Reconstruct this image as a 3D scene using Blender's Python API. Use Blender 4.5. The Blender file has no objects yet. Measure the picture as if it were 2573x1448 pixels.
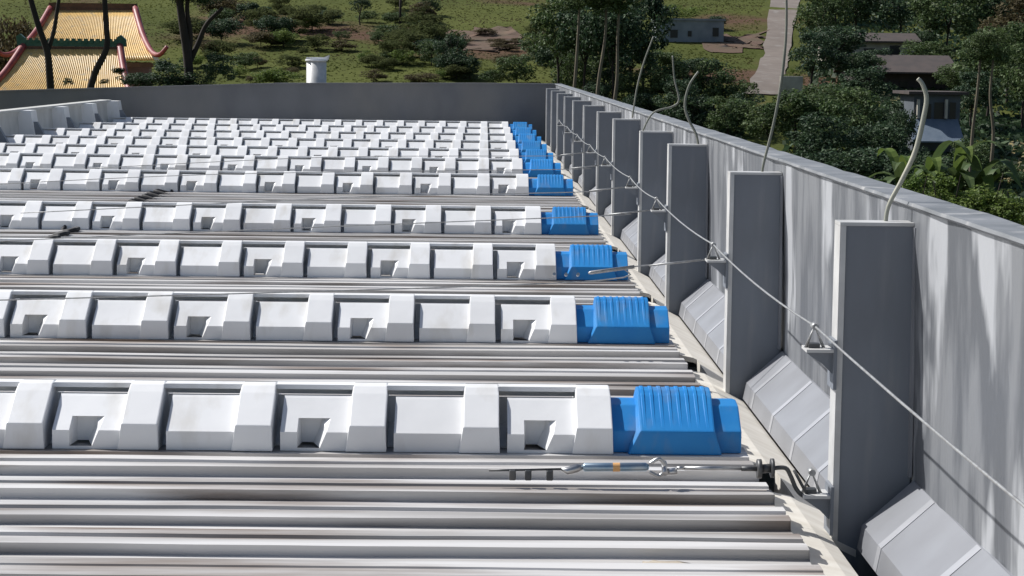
import bpy, bmesh, math, random
import numpy as np
from mathutils import Vector, Matrix, noise
random.seed(7); np.random.seed(7)
C = bpy.context.scene
COL = C.collection
# ------------------------------------------------------------------ camera
W, H, F = 2573.0, 1448.0, 5000.0
VPX, VPY, ROLL = 1218.0, 152.0, 0.0105
P = 0.6                       # width of one white ridge unit (m)
HC = 3.44 * P                 # eye above the roof ribs
yc = Vector(((VPX - W/2)/F, (H/2 - VPY)/F, -1.0)).normalized()
zc = Vector((math.sin(ROLL), math.cos(ROLL), 0.0)); zc = (zc - yc*zc.dot(yc)).normalized()
xc = yc.cross(zc)
RCW = Matrix((xc, yc, zc))    # camera -> world
CAMP = Vector((0, 0, HC))
cam_d = bpy.data.cameras.new('camera'); cam = bpy.data.objects.new('camera', cam_d); COL.objects.link(cam)
cam_d.sensor_width = 36; cam_d.lens = 36*F/W; cam_d.clip_start = 0.1; cam_d.clip_end = 3000
cam.matrix_world = Matrix.Translation(CAMP) @ RCW.to_4x4()
C.camera = cam
# ------------------------------------------------------------------ light
SUN = Vector((-0.62, 0.33, 0.71)).normalized()
w = bpy.data.worlds.new("World"); C.world = w; w.use_nodes = True
nt = w.node_tree; bg = nt.nodes['Background']
sky = nt.nodes.new('ShaderNodeTexSky'); sky.sky_type = 'NISHITA'; sky.sun_disc = False
sky.dust_density = 1.6; sky.ozone_density = 0.9; sky.sun_elevation = math.asin(SUN.z); sky.sun_rotation = math.atan2(SUN.x, SUN.y)
nt.links.new(sky.outputs[0], bg.inputs[0]); bg.inputs[1].default_value = 0.075
sd = bpy.data.lights.new('sun', 'SUN'); sd.energy = 5.0; sd.angle = math.radians(0.5); sd.color = (1, 0.975, 0.94)
so = bpy.data.objects.new('sun', sd); COL.objects.link(so); so.rotation_euler = SUN.to_track_quat('Z', 'Y').to_euler()
C.view_settings.view_transform = 'Standard'; C.view_settings.look = 'None'
C.view_settings.exposure = 0.12; C.view_settings.gamma = 1

# ------------------------------------------------------------------ helpers
def at(x, y, Y):
    """world point seen at photo pixel (x, y), at distance Y along the roof axis"""
    d = RCW @ Vector(((x - W/2)/F, (H/2 - y)/F, -1.0))
    return CAMP + d*(Y/d.y)

def link(name, me, parent=None):
    o = bpy.data.objects.new(name, me); COL.objects.link(o)
    if parent: o.parent = parent
    return o

def mesh(name, verts, faces, mat, parent=None, smooth=False):
    me = bpy.data.meshes.new(name); me.from_pydata([tuple(v) for v in verts], [], faces); me.update()
    if mat: me.materials.append(mat)
    if smooth:
        for p in me.polygons: p.use_smooth = True
    return link(name, me, parent)

class MB:
    """collects shapes for ONE mesh object"""
    def __init__(s): s.bm = bmesh.new()
    def face(s, pts):
        return s.bm.faces.new([s.bm.verts.new(p) for p in pts])
    def box(s, x0, x1, y0, y1, z0, z1, rot=None, bev=0):
        b = bmesh.new()
        bmesh.ops.create_cube(b, size=1)
        for v in b.verts:
            v.co = Vector(((x0+x1)/2 + v.co.x*(x1-x0), (y0+y1)/2 + v.co.y*(y1-y0), (z0+z1)/2 + v.co.z*(z1-z0)))
        if bev: bmesh.ops.bevel(b, geom=b.edges[:], offset=bev, segments=1, affect='EDGES')
        if rot: bmesh.ops.transform(b, matrix=rot, verts=b.verts[:])
        s.add(b); return s
    def add(s, b):
        me = bpy.data.meshes.new('tmp'); b.to_mesh(me); b.free(); s.bm.from_mesh(me); bpy.data.meshes.remove(me)
    def prism(s, prof, axis, a, b, bev=0):
        """closed profile extruded; axis 'x': prof=(y,z); 'y': prof=(x,z); 'z': prof=(x,y)"""
        def pt(q, t):
            return {'x': (t, q[0], q[1]), 'y': (q[0], t, q[1]), 'z': (q[0], q[1], t)}[axis]
        bb = bmesh.new()
        A = [bb.verts.new(pt(q, a)) for q in prof]; B = [bb.verts.new(pt(q, b)) for q in prof]
        n = len(prof)
        bb.faces.new(A); bb.faces.new(B[::-1])
        for i in range(n): bb.faces.new((A[i], B[i], B[(i+1) % n], A[(i+1) % n]))
        bmesh.ops.recalc_face_normals(bb, faces=bb.faces[:])
        if bev: bmesh.ops.bevel(bb, geom=bb.edges[:], offset=bev, segments=1, affect='EDGES')
        s.add(bb); return s
    def tube(s, pts, r, n=8, cap=True):
        pts = [Vector(p) for p in pts]; rs = r if isinstance(r, (list, tuple)) else [r]*len(pts)
        rings = []; prev = None
        for i, p in enumerate(pts):
            t = (pts[min(i+1, len(pts)-1)] - pts[max(i-1, 0)]).normalized()
            u = prev - t*prev.dot(t) if prev else t.orthogonal()
            u.normalize(); prev = u; v = t.cross(u)
            rings.append([s.bm.verts.new(p + (u*math.cos(2*math.pi*k/n) + v*math.sin(2*math.pi*k/n))*rs[i]) for k in range(n)])
        for a, b in zip(rings, rings[1:]):
            for k in range(n):
                f = s.bm.faces.new((a[k], a[(k+1) % n], b[(k+1) % n], b[k])); f.smooth = True
        if cap:
            s.bm.faces.new(rings[0][::-1]); s.bm.faces.new(rings[-1])
        return s
    def build(s, name, mat, parent=None, smooth=False):
        me = bpy.data.meshes.new(name); s.bm.to_mesh(me); s.bm.free()
        if mat: me.materials.append(mat)
        if smooth:
            for p in me.polygons: p.use_smooth = True
        return link(name, me, parent)

def tag(o, label, cat, group=None):
    o['label'] = label; o['category'] = cat
    if group: o['group'] = group
    return o
def thing(name, label, cat, loc=(0, 0, 0), group=None):
    o = bpy.data.objects.new(name, None); COL.objects.link(o); o.location = loc; o.empty_display_size = 0.2
    return tag(o, label, cat, group)
def struct(o, kind='structure'): o['kind'] = kind; return o
def dup(root, loc, label, group=None, rotz=None, scale=None):
    r = root.copy(); COL.objects.link(r); r.location = loc
    if rotz is not None: r.rotation_euler = (0, 0, rotz)
    if scale is not None: r.scale = scale
    r['label'] = label
    if group: r['group'] = group
    for ch in list(root.children):
        c = ch.copy(); COL.objects.link(c); c.parent = r
        for g in ch.children:
            d = g.copy(); COL.objects.link(d); d.parent = c
    return r
def smooth_path(pts, n=8):
    pts = [Vector(p) for p in pts]; out = []
    for i in range(len(pts)-1):
        p0, p1, p2, p3 = pts[max(i-1, 0)], pts[i], pts[i+1], pts[min(i+2, len(pts)-1)]
        for k in range(n):
            t = k/n
            out.append(0.5*((2*p1) + (p2-p0)*t + (2*p0-5*p1+4*p2-p3)*t*t + (3*p1-p0-3*p2+p3)*t**3))
    return out + [pts[-1]]

# ------------------------------------------------------------------ materials
def mat(name, c1, c2=None, scale=3.0, stretch=(1, 1, 1), rough=0.6, metal=0.0, lo=0.35, hi=0.65, bump=0.0, bscale=None, c3=None, scale3=8.0, lo3=0.55, hi3=0.7, stretch3=None, detail=6, spec=0.5, coord='Object', island=0.0, trans=0.0, orand=0.0):
    m = bpy.data.materials.new(name); m.use_nodes = True; N = m.node_tree.nodes; L = m.node_tree.links
    b = N['Principled BSDF']; b.inputs['Roughness'].default_value = rough; b.inputs['Metallic'].default_value = metal
    b.inputs['Specular IOR Level'].default_value = spec
    tc = N.new('ShaderNodeTexCoord')
    geo = N.new('ShaderNodeNewGeometry')
    src = geo.outputs['Position'] if coord == 'World' else tc.outputs['Object']
    def nz(sc, st, lo, hi):
        mp = N.new('ShaderNodeMapping'); mp.inputs['Scale'].default_value = st; L.new(src, mp.inputs[0])
        n = N.new('ShaderNodeTexNoise'); n.inputs['Scale'].default_value = sc; n.inputs['Detail'].default_value = detail; L.new(mp.outputs[0], n.inputs[0])
        r = N.new('ShaderNodeMapRange'); r.inputs[1].default_value = lo; r.inputs[2].default_value = hi; L.new(n.outputs[0], r.inputs[0])
        return r.outputs[0], n.outputs[0]
    def mix(f, a, bb):
        x = N.new('ShaderNodeMix'); x.data_type = 'RGBA'; L.new(f, x.inputs[0])
        for s, v in ((6, a), (7, bb)):
            if isinstance(v, tuple): x.inputs[s].default_value = (*v, 1)
            else: L.new(v, x.inputs[s])
        return x.outputs[2]
    col = c1
    if c2: f, raw = nz(scale, stretch, lo, hi); col = mix(f, c1, c2)
    if c3: f, _ = nz(scale3, stretch3 or stretch, lo3, hi3); col = mix(f, col, c3)
    if island:
        hv = N.new('ShaderNodeHueSaturation'); mr = N.new('ShaderNodeMapRange'); L.new(geo.outputs['Random Per Island'], mr.inputs[0])
        mr.inputs[3].default_value = 1-island; mr.inputs[4].default_value = 1+island
        if isinstance(col, tuple): hv.inputs['Color'].default_value = (*col, 1)
        else: L.new(col, hv.inputs['Color'])
        L.new(mr.outputs[0], hv.inputs['Value']); col = hv.outputs[0]
    if orand:
        oi = N.new('ShaderNodeObjectInfo'); mr = N.new('ShaderNodeMapRange'); L.new(oi.outputs['Random'], mr.inputs[0])
        mr.inputs[3].default_value = 1-orand; mr.inputs[4].default_value = 1+orand*0.5
        hv = N.new('ShaderNodeHueSaturation'); L.new(col, hv.inputs['Color']); L.new(mr.outputs[0], hv.inputs['Value']); col = hv.outputs[0]
    if isinstance(col, tuple): b.inputs['Base Color'].default_value = (*col, 1)
    else: L.new(col, b.inputs['Base Color'])
    if bump:
        _, raw2 = nz(bscale or scale, stretch, 0, 1)
        bp = N.new('ShaderNodeBump'); bp.inputs['Strength'].default_value = 1; bp.inputs['Distance'].default_value = bump
        L.new(raw2, bp.inputs['Height']); L.new(bp.outputs[0], b.inputs['Normal'])
    if trans:
        t = N.new('ShaderNodeBsdfTranslucent'); ms = N.new('ShaderNodeMixShader'); ms.inputs[0].default_value = trans
        if isinstance(col, tuple): t.inputs[0].default_value = (*col, 1)
        else: L.new(col, t.inputs[0])
        L.new(b.outputs[0], ms.inputs[1]); L.new(t.outputs[0], ms.inputs[2]); L.new(ms.outputs[0], N['Material Output'].inputs[0])
    return m
M = {}
M['white'] = mat('white_plastic', (0.82, 0.825, 0.83), (0.74, 0.745, 0.75), 2.2, lo=0.4, hi=0.75, rough=0.5, c3=(0.52, 0.49, 0.43), scale3=3.2, lo3=0.55, hi3=0.92, stretch3=(1.6, 0.7, 0.6), bump=0.002, bscale=9, coord='World', orand=0.07)
M['blue'] = mat('blue_plastic', (0.014, 0.21, 0.56), (0.03, 0.25, 0.58), 4, rough=0.5, lo=0.4, hi=0.8, c3=(0.13, 0.24, 0.42), scale3=5, lo3=0.54, hi3=0.82, stretch3=(1.5, 0.7, 0.7), coord='World', spec=0.3, orand=0.14, bump=0.002, bscale=12)
M['deck'] = mat('weathered_roof_sheet', (0.66, 0.65, 0.64), (0.33, 0.315, 0.30), 2.0, (0.16, 2.6, 3), rough=0.5, metal=0.1, lo=0.40, hi=0.66, c3=(0.19, 0.14, 0.105), scale3=1.4, lo3=0.50, hi3=0.70, stretch3=(0.35, 2.6, 4), bump=0.002, bscale=6)
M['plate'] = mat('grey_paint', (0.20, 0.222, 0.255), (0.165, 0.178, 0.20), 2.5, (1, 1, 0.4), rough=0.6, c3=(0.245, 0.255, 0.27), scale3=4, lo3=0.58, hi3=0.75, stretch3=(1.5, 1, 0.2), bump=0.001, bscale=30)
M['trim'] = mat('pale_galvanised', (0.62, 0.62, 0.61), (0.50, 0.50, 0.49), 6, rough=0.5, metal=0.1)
M['foil'] = mat('streaked_sheet_metal', (0.135, 0.144, 0.160), (0.235, 0.245, 0.262), 1.8, (1, 2.0, 0.5), rough=0.5, metal=0.2, lo=0.44, hi=0.58, c3=(0.47, 0.485, 0.51), scale3=1.25, lo3=0.535, hi3=0.60, stretch3=(1, 1.6, 0.5), bump=0.03, bscale=1.8, detail=4)
M['coping'] = mat('grey_coping', (0.27, 0.28, 0.295), (0.18, 0.19, 0.20), 3, rough=0.5, metal=0.2, c3=(0.4, 0.4, 0.4), scale3=5, lo3=0.55, hi3=0.68, bump=0.006, bscale=6)
M['flash'] = mat('pale_flashing', (0.27, 0.28, 0.305), (0.225, 0.232, 0.25), 2.5, rough=0.45, metal=0.15, lo=0.35, hi=0.7, coord='World')
M['flash_sunlit'] = mat('sunlit_seam_tone', (0.42, 0.43, 0.46), (0.33, 0.34, 0.36), 3, rough=0.4, metal=0.15)  # lighter seam colour stands in for sun on the seam edges
M['cream'] = mat('cream_gutter', (0.70, 0.67, 0.61), (0.60, 0.565, 0.50), 3, (1, 2.5, 0.5), rough=0.7, coord='World')
M['darkwall'] = mat('dark_render', (0.16, 0.165, 0.175), (0.125, 0.13, 0.14), 1.3, (1, 1, 0.6), rough=0.8, lo=0.35, hi=0.7, c3=(0.20, 0.195, 0.185), scale3=0.35, lo3=0.5, hi3=0.7, bump=0.004, bscale=20)
M['concrete'] = mat('pale_concrete', (0.40, 0.40, 0.38), (0.30, 0.30, 0.29), 2, rough=0.85)
M['light_concrete'] = mat('light_concrete', (0.56, 0.56, 0.54), (0.46, 0.46, 0.44), 2, rough=0.85)
M['steel'] = mat('bright_steel', (0.55, 0.56, 0.57), (0.4, 0.4, 0.4), 20, rough=0.32, metal=0.9)
M['cable'] = mat('steel_cable', (0.42, 0.43, 0.43), (0.3, 0.3, 0.3), 30, rough=0.45, metal=0.5)
M['darksteel'] = mat('dark_steel', (0.07, 0.075, 0.08), (0.12, 0.12, 0.12), 15, rough=0.5, metal=0.5)
M['orange'] = mat('orange_label', (0.72, 0.40, 0.16), rough=0.5)
M['bluesteel'] = mat('blue_steel', (0.22, 0.34, 0.46), (0.4, 0.47, 0.52), 12, rough=0.3, metal=0.8)
M['black'] = mat('plain_black', (0.02, 0.02, 0.022), rough=0.7)
M['hose'] = mat('pale_hose', (0.47, 0.45, 0.36), (0.30, 0.31, 0.26), 5, rough=0.6)
M['hose_dull'] = mat('dull_hose', (0.24, 0.24, 0.20), (0.15, 0.16, 0.13), 5, rough=0.6)
M['sealant'] = mat('sealant', (0.48, 0.43, 0.35), (0.38, 0.33, 0.27), 10, rough=0.8)
M['yellow'] = mat('yellow_glazed_tile', (0.82, 0.56, 0.21), (0.70, 0.46, 0.16), 1.6, rough=0.4, c3=(0.52, 0.40, 0.22), scale3=3, lo3=0.55, hi3=0.7)
M['red'] = mat('red_ridge', (0.22, 0.03, 0.035), (0.30, 0.08, 0.075), 1.5, rough=0.5)
M['green_tile'] = mat('green_ridge', (0.02, 0.10, 0.07), (0.05, 0.14, 0.10), 4, rough=0.4)
M['brownwood'] = mat('brown_timber', (0.07, 0.04, 0.025), (0.11, 0.06, 0.04), 3, rough=0.7)
M['temple_wall'] = mat('temple_wall', (0.30, 0.12, 0.09), (0.25, 0.10, 0.08), 2, rough=0.8)
M['bark'] = mat('bark', (0.045, 0.033, 0.026), (0.025, 0.02, 0.017), 4, (1, 1, 0.3), rough=0.9, bump=0.02)
M['palebark'] = mat('pale_bark', (0.20, 0.17, 0.12), (0.12, 0.10, 0.075), 4, (1, 1, 0.3), rough=0.9)
M['leaf_dark'] = mat('dark_foliage', (0.036, 0.068, 0.038), (0.062, 0.098, 0.045), 0.9, rough=0.6, coord='World', island=0.5, trans=0.25, spec=0.25)
M['leaf_mid'] = mat('mid_foliage', (0.058, 0.098, 0.036), (0.098, 0.135, 0.05), 0.7, rough=0.6, coord='World', island=0.5, trans=0.3, spec=0.25)
M['leaf_light'] = mat('light_foliage', (0.10, 0.16, 0.035), (0.16, 0.205, 0.05), 0.7, rough=0.6, coord='World', island=0.4, trans=0.35, spec=0.25)
M['leaf_brown'] = mat('brown_foliage', (0.09, 0.075, 0.04), (0.12, 0.10, 0.05), 0.7, rough=0.7, coord='World', island=0.35, trans=0.3, spec=0.2)
M['grass'] = mat('grass_blades', (0.060, 0.074, 0.020), (0.094, 0.106, 0.028), 0.06, rough=0.8, coord='World', island=0.15, trans=0.45, c3=(0.075, 0.066, 0.034), scale3=0.045, lo3=0.46, hi3=0.60, spec=0.05)
M['leaf_low'] = mat('low_foliage', (0.080, 0.098, 0.038), (0.105, 0.12, 0.05), 0.3, rough=0.8, coord='World', island=0.2, trans=0.45, spec=0.05)
M['hill'] = mat('hill_ground', (0.057, 0.070, 0.019), (0.088, 0.10, 0.028), 0.05, rough=0.95, spec=0.05, coord='World', c3=(0.10, 0.062, 0.042), scale3=0.03, lo3=0.54, hi3=0.62, bump=0.25, bscale=0.8)
M['soil'] = mat('red_soil', (0.115, 0.068, 0.046), (0.085, 0.062, 0.034), 0.4, rough=0.95, coord='World', bump=0.1, bscale=1)
M['road'] = mat('dirt_road', (0.19, 0.16, 0.138), (0.155, 0.128, 0.11), 0.5, rough=0.95, coord='World', c3=(0.23, 0.21, 0.19), scale3=0.8)
M['housewall'] = mat('blue_grey_wall', (0.27, 0.30, 0.33), (0.20, 0.225, 0.25), 0.8, rough=0.8)
M['housewall_dark'] = mat('dark_blue_wall', (0.11, 0.125, 0.145), (0.08, 0.092, 0.108), 0.8, rough=0.8)
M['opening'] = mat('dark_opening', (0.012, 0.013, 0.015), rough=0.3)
M['brownroof'] = mat('brown_roof', (0.075, 0.058, 0.052), (0.055, 0.045, 0.042), 1, rough=0.8)
M['oliveroof'] = mat('mossy_roof', (0.20, 0.19, 0.09), (0.15, 0.145, 0.075), 0.7, rough=0.9)
M['palewall'] = mat('pale_plaster', (0.50, 0.47, 0.40), (0.38, 0.35, 0.30), 1.2, rough=0.85)

# ------------------------------------------------------------------ the roof
PITCH = [290, 207, 160, 126.5, 98, 84.4, 76, 68.7, 62.5, 57.1, 52.4]      # px per unit in each row
ROWY = [F/q for q in PITCH]                                                # in unit widths
PLATEY = [5000*2.85/q for q in (897, 617, 462, 390, 322, 282, 247)]
while PLATEY[-1] < 92: PLATEY.append(PLATEY[-1] + 7.0)
FARY = 97.6
XL, XR = -18.1, 2.37                                                       # deck edges
NTH = ['first', 'second', 'third', 'fourth', 'fifth', 'sixth', 'seventh', 'eighth', 'ninth', 'tenth', 'eleventh', 'twelfth', 'thirteenth', 'fourteenth', 'fifteenth', 'sixteenth', 'seventeenth', 'eighteenth', 'nineteenth', 'twentieth', 'twenty-first', 'twenty-second']
ROWN = ['nearest row', 'second row', 'third row', 'fourth row', 'fifth row', 'sixth row', 'seventh row', 'fourth row from the far wall', 'third row from the far wall', 'second row from the far wall', 'farthest row']

# corrugated sheeting, one sheet per bay
RP = 0.896
def rib_profile(y0, y1):
    out = [(y0, -0.085)]; y = y1
    ribs = []
    while y - 0.52 > y0 + 0.02:
        ribs.append(y); y -= RP
    for y in reversed(ribs):
        dp = 0.028 + 0.022*noise.noise(Vector((y*3.7, 1.3, 0.5)))
        h_ = noise.noise(Vector((y*5.1, 4.2, 8.5)))*0.02
        out += [(y-0.49, -0.085), (y-0.515, h_), (y-0.47, h_*0.5), (y-0.345, 0.0), (y-0.33, -dp), (y-0.22, -dp), (y-0.212, 0.0), (y-0.05, 0.0), (y, -0.0849)]
    out = [(a, b) for a, b in out if a <= y1 + 1e-6]
    if out[-1][0] < y1: out.append((y1, -0.10))
    return out
def deck_z(y):
    """height of the sheeting at y (unit widths)"""
    for k in range(len(BAYS)):
        if BAYS[k][0] <= y <= BAYS[k][1]:
            pr = PROF[k]
            for (a, b), (c, d) in zip(pr, pr[1:]):
                if a <= y <= c: return b + (d-b)*(y-a)/max(c-a, 1e-6)
    return 0.0
BAYS = [(-6.0, ROWY[0]+0.42)] + [(ROWY[i]+0.42, ROWY[i+1]+0.42) for i in range(10)] + [(ROWY[10]+0.42, FARY)]
# keep a flat rib under each row's front edge: ribs are counted back from it
PROF = []
def bay_profile(y0, y1):
    yf = y1 - 0.42
    pr = [q for q in rib_profile(y0, yf - 0.16)]
    pr += [(yf-0.045, -0.085), (yf-0.06, 0.0), (y1, 0.0)]
    return pr
for k, (a, b) in enumerate(BAYS): PROF.append(bay_profile(a, b) if k < 11 else [(a, 0), (b, 0)])
BAYL = ['corrugated metal roof sheeting in front of the nearest white row'] + ['corrugated metal roof sheeting just before the %s of white units' % ROWN[i] for i in range(1, 11)] + ['flat metal roof strip at the foot of the dark far wall']
for k in range(12):
    pr = PROF[k]
    n = 70; verts = []; faces = []
    xs = [XL + (XR-XL)*i/n for i in range(n+1)]
    m_ = len(pr)
    for i, x in enumerate(xs):
        for j, (y, z) in enumerate(pr):
            wob = noise.noise(Vector((x*0.5, y*1.3, k*7.1)))*0.018 + noise.noise(Vector((x*1.7, y*2.9, k*3.3)))*0.010
            dz = noise.noise(Vector((x*0.33, round(y/RP)*3.1, k*5.7)))*0.010
            e = 0 if j in (0, m_-1) else 1
            xx = x - (0.05*abs(noise.noise(Vector((round(y/RP)*7.7, k, 3)))) if i == n else 0)
            verts.append((xx*P, (y + wob*e)*P, (z + dz*e)*P))
    for i in range(n):
        for j in range(m_-1):
            a = i*m_+j; faces.append((a, a+m_, a+m_+1, a+1))
    # solid rib ends at the gutter side, thickness below
    base = len(verts)
    for j, (y, z) in enumerate(pr): verts.append((xs[n]*P, y*P, -0.2*P))
    for j in range(m_-1):
        a = n*m_+j; faces.append((a, base+j, base+j+1, a+1))
    o = mesh('corrugated_roof_sheet', verts, faces, M['deck'])
    tag(o, BAYL[k], 'roof sheeting', 'strips of corrugated roofing between the white rows')

# building under the roof
bld = thing('factory_building', 'large building whose flat corrugated roof carries the white rows', 'building')
MB().box((XL-0.6)*P, 3.78*P, -7*P, (FARY+0.5)*P, -12.5, -1.42*P).build('wall', M['concrete'], bld)
MB().box((XL-0.6)*P, 2.36*P, -7*P, (FARY+0.4)*P, -1.415*P, -0.205*P).build('roof_slab', M['concrete'], bld)
MB().box(2.37*P, 3.05*P, -7*P, FARY*P, -1.41*P, -1.35*P).build('gutter_floor', M['opening'], bld)  # near-black floor colour stands in for shade below the gutter gaps

# shallow cream gutter between the rib ends and the parapet
g = MB()
GP = [(2.375, -0.21), (2.42, -0.27), (2.72, -0.33), (3.075, -0.50), (3.075, -0.56), (2.72, -0.39), (2.375, -0.34)]
GQ = [(2.77, -0.355), (3.075, -0.50), (3.075, -0.56), (2.80, -0.60), (2.77, -0.60)]
GN = [(2.375, -0.21), (2.42, -0.27), (2.72, -0.33), (2.86, -0.39), (2.86, -0.50), (2.72, -0.40), (2.375, -0.34)]
g.prism([(a*P, b*P) for a, b in GN], 'y', 2.0*P, (PLATEY[0]-0.02)*P)
ya = PLATEY[0]-0.015
for d in ROWY + [FARY - 1.2]:
    g.prism([(a*P, b*P) for a, b in GP], 'y', ya*P, (d-0.10)*P)
    g.prism([(a*P, b*P) for a, b in GQ], 'y', (d-0.10)*P, (d+1.15)*P); ya = d + 1.15  # pan cut back at each row end, in place of the blue unit's shadow
tag(g.build('gutter', M['cream']), 'cream gutter with dark gaps standing in for shadow between the rib ends and the flashing', 'gutter')

# white units -------------------------------------------------------
def strip_solid(prof, xl, xr, bev=0.0):
    """profile (y,z) with left/right x per point -> closed bmesh"""
    b = bmesh.new()
    Lv = [b.verts.new((xl[i]*P, q[0]*P, q[1]*P)) for i, q in enumerate(prof)]
    Rv = [b.verts.new((xr[i]*P, q[0]*P, q[1]*P)) for i, q in enumerate(prof)]
    n = len(prof)
    for i in range(n): b.faces.new((Lv[i], Lv[(i+1) % n], Rv[(i+1) % n], Rv[i]))
    b.faces.new(Lv[::-1]); b.faces.new(Rv)
    bmesh.ops.recalc_face_normals(b, faces=b.faces[:])
    if bev: bmesh.ops.bevel(b, geom=[e for e in b.edges], offset=bev*P, segments=2, affect='EDGES', profile=0.6)
    return b
BPROF = [(0, 0.003), (0.0, 0.235), (0.36, 0.465), (0.46, 0.515), (0.56, 0.53), (0.66, 0.515), (0.76, 0.465), (1.10, 0.235), (1.12, 0.003)]
BHW = [0.195, 0.158, 0.158, 0.152, 0.150, 0.152, 0.158, 0.158, 0.195]
def white_unit(slotted):
    root = thing('ridge_unit', 'x', 'roof unit')
    b = strip_solid(BPROF, [-h for h in BHW], [min(h, 0.168) for h in BHW], 0.010)
    m = MB(); m.add(b); m.build('raised_rib', M['white'], root)
    m = MB()
    x0, x1 = -0.768, -0.15
    hx = [(-0.62, -0.42), (-0.62, -0.36), (-0.62, -0.335)]
    rows = [(0.035, 0.003), (0.035, 0.03), (0.035, 0.170), (0.19, 0.268), (0.41, 0.41), (0.445, 0.428), (0.458, 0.42), (0.458, 0.15)]
    def q(a, b_, c, d): m.face([tuple(v*P for v in p) for p in (a, b_, c, d)])
    for i in range(len(rows)-1):
        (ya, za), (yb, zb) = rows[i], rows[i+1]
        if slotted and i in (1, 2):
            (la, ra), (lb, rb) = hx[i-1], hx[i]
            q((x0, ya, za), (la, ya, za), (lb, yb, zb), (x0, yb, zb)); q((ra, ya, za), (x1, ya, za), (x1, yb, zb), (rb, yb, zb))
        else: q((x0, ya, za), (x1, ya, za), (x1, yb, zb), (x0, yb, zb))
    for (ya, za), (yb, zb) in zip(rows[:6], rows[1:7]): q((x0, ya, za), (x0, yb, zb), (x0+0.012, yb+0.03, zb-0.04), (x0+0.012, ya+0.03, max(za-0.04, 0.003)))
    base = [(0.26, 0.003), (0.26, 0.02), (0.52, 0.14), (0.64, 0.16), (0.655, 0.40), (1.03, 0.145), (1.03, 0.003)]
    for (ya, za), (yb, zb) in zip(base, base[1:]): q((-0.86, ya, za), (-0.14, ya, za), (-0.14, yb, zb), (-0.86, yb, zb)) if not (slotted and ya < 0.4) else (q((-0.86, ya, za), (x0, ya, za), (x0, yb, zb), (-0.86, yb, zb)))
    m.build('recessed_panel', M['white'], root)
    if slotted:
        m = MB()
        F3 = [((l, y, z), (r, y, z)) for (y, z), (l, r) in zip(rows[1:4], hx)]
        yb_ = 0.30
        B3 = [((-0.60, yb_, 0.03), (-0.50, yb_, 0.03)), ((-0.60, yb_, 0.17), (-0.44, yb_, 0.17)), ((-0.60, yb_, 0.268), (-0.42, yb_, 0.268))]
        for i in range(2):
            q(F3[i][0], F3[i+1][0], B3[i+1][0], B3[i][0]); q(F3[i][1], B3[i][1], B3[i+1][1], F3[i+1][1])
            q(B3[i][0], B3[i+1][0], B3[i+1][1], B3[i][1])
        q(F3[2][0], F3[2][1], B3[2][1], B3[2][0])
        m.build('drain_slot', M['white'], root)
    m = MB(); m.prism([(0.482*P, 0.478*P), (0.485*P, 0.520*P), (0.64*P, 0.520*P), (0.66*P, 0.41*P), (0.645*P, 0.41*P), (0.63*P, 0.478*P)], 'x', -0.85*P, -0.145*P); m.build('ridge_lip', M['white'], root)
    return root
ps, pp = white_unit(True), white_unit(False)
used = {True: False, False: False}
XB = 1.197 - 0.195           # centre of the last raised rib
nu = 0
for i, d in enumerate(ROWY):
    xmin = -1218/PITCH[i] - 0.3
    k = 0
    while True:
        x = XB - k
        if x + 0.2 < max(xmin, XL + 1.2): break
        sl = (k % 2 == 0)
        nm = '%s white roof unit %s blue end, %s' % ('slotted' if sl else 'plain', 'beside the' if k == 0 else NTH[k] + ' from the', ROWN[i])
        src = ps if sl else pp
        jit = random.uniform(-0.012, 0.012)
        loc = (x*P, (d + jit)*P, 0)
        if not used[sl]:
            used[sl] = True; src.location = loc; src['label'] = nm; src['group'] = 'white moulded units in rows across the roof'
        else: dup(src, loc, nm, 'white moulded units in rows across the roof')
        nu += 1; k += 1

# blue end units -----------------------------------------------------
def blue_unit():
    root = thing('end_unit', 'x', 'roof unit')
    pr = [(0, 0.003), (0.0, 0.215), (0.40, 0.465), (0.48, 0.50), (0.58, 0.515), (0.68, 0.50), (0.76, 0.465), (1.1, 0.215), (1.1, 0.003)]
    xl = [1.30, 1.405, 1.405, 1.405, 1.405, 1.405, 1.405, 1.405, 1.30]; xr = [2.13, 2.06, 2.07, 2.07, 2.07, 2.07, 2.07, 2.06, 2.13]
    m = MB(); m.add(strip_solid(pr, xl, xr, 0.014)); m.build('cap_body', M['blue'], root)
    m = MB()
    for j in range(8):
        x = 1.45 + j*0.079
        top = [(y, z) for y, z in pr[1:8]]
        lo = [(y, z-0.02) for y, z in top]; hi = [(y, z+0.008) for y, z in top]
        hi[0] = (0.012, 0.222); hi[-1] = (1.088, 0.222)
        prof = lo + hi[::-1]
        m.add(strip_solid(prof, [x-0.028 if q < len(lo) else x-0.012 for q in range(len(prof))], [x+0.028 if q < len(lo) else x+0.012 for q in range(len(prof))]))
    m.build('cap_ribs', M['blue'], root)
    ps_ = [(0.09, 0.003), (0.09, 0.20), (0.36, 0.385), (0.56, 0.41), (0.76, 0.385), (1.02, 0.20), (1.02, 0.003)]
    for a, b in ((1.165, 1.42), (2.03, 2.31)):
        m = MB(); m.add(strip_solid(ps_, [a]*7, [b]*7, 0.014)); m.build('shoulder', M['blue'], root)
    return root
pb = blue_unit()
for i, d in enumerate(ROWY):
    nm = 'blue ribbed end unit beside the gutter, %s' % ROWN[i]
    if i == 0: pb.location = (0, d*P, 0); pb['label'] = nm; pb['group'] = 'blue end units along the gutter'
    else: dup(pb, (0, d*P, 0), nm, 'blue end units along the gutter')

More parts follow.
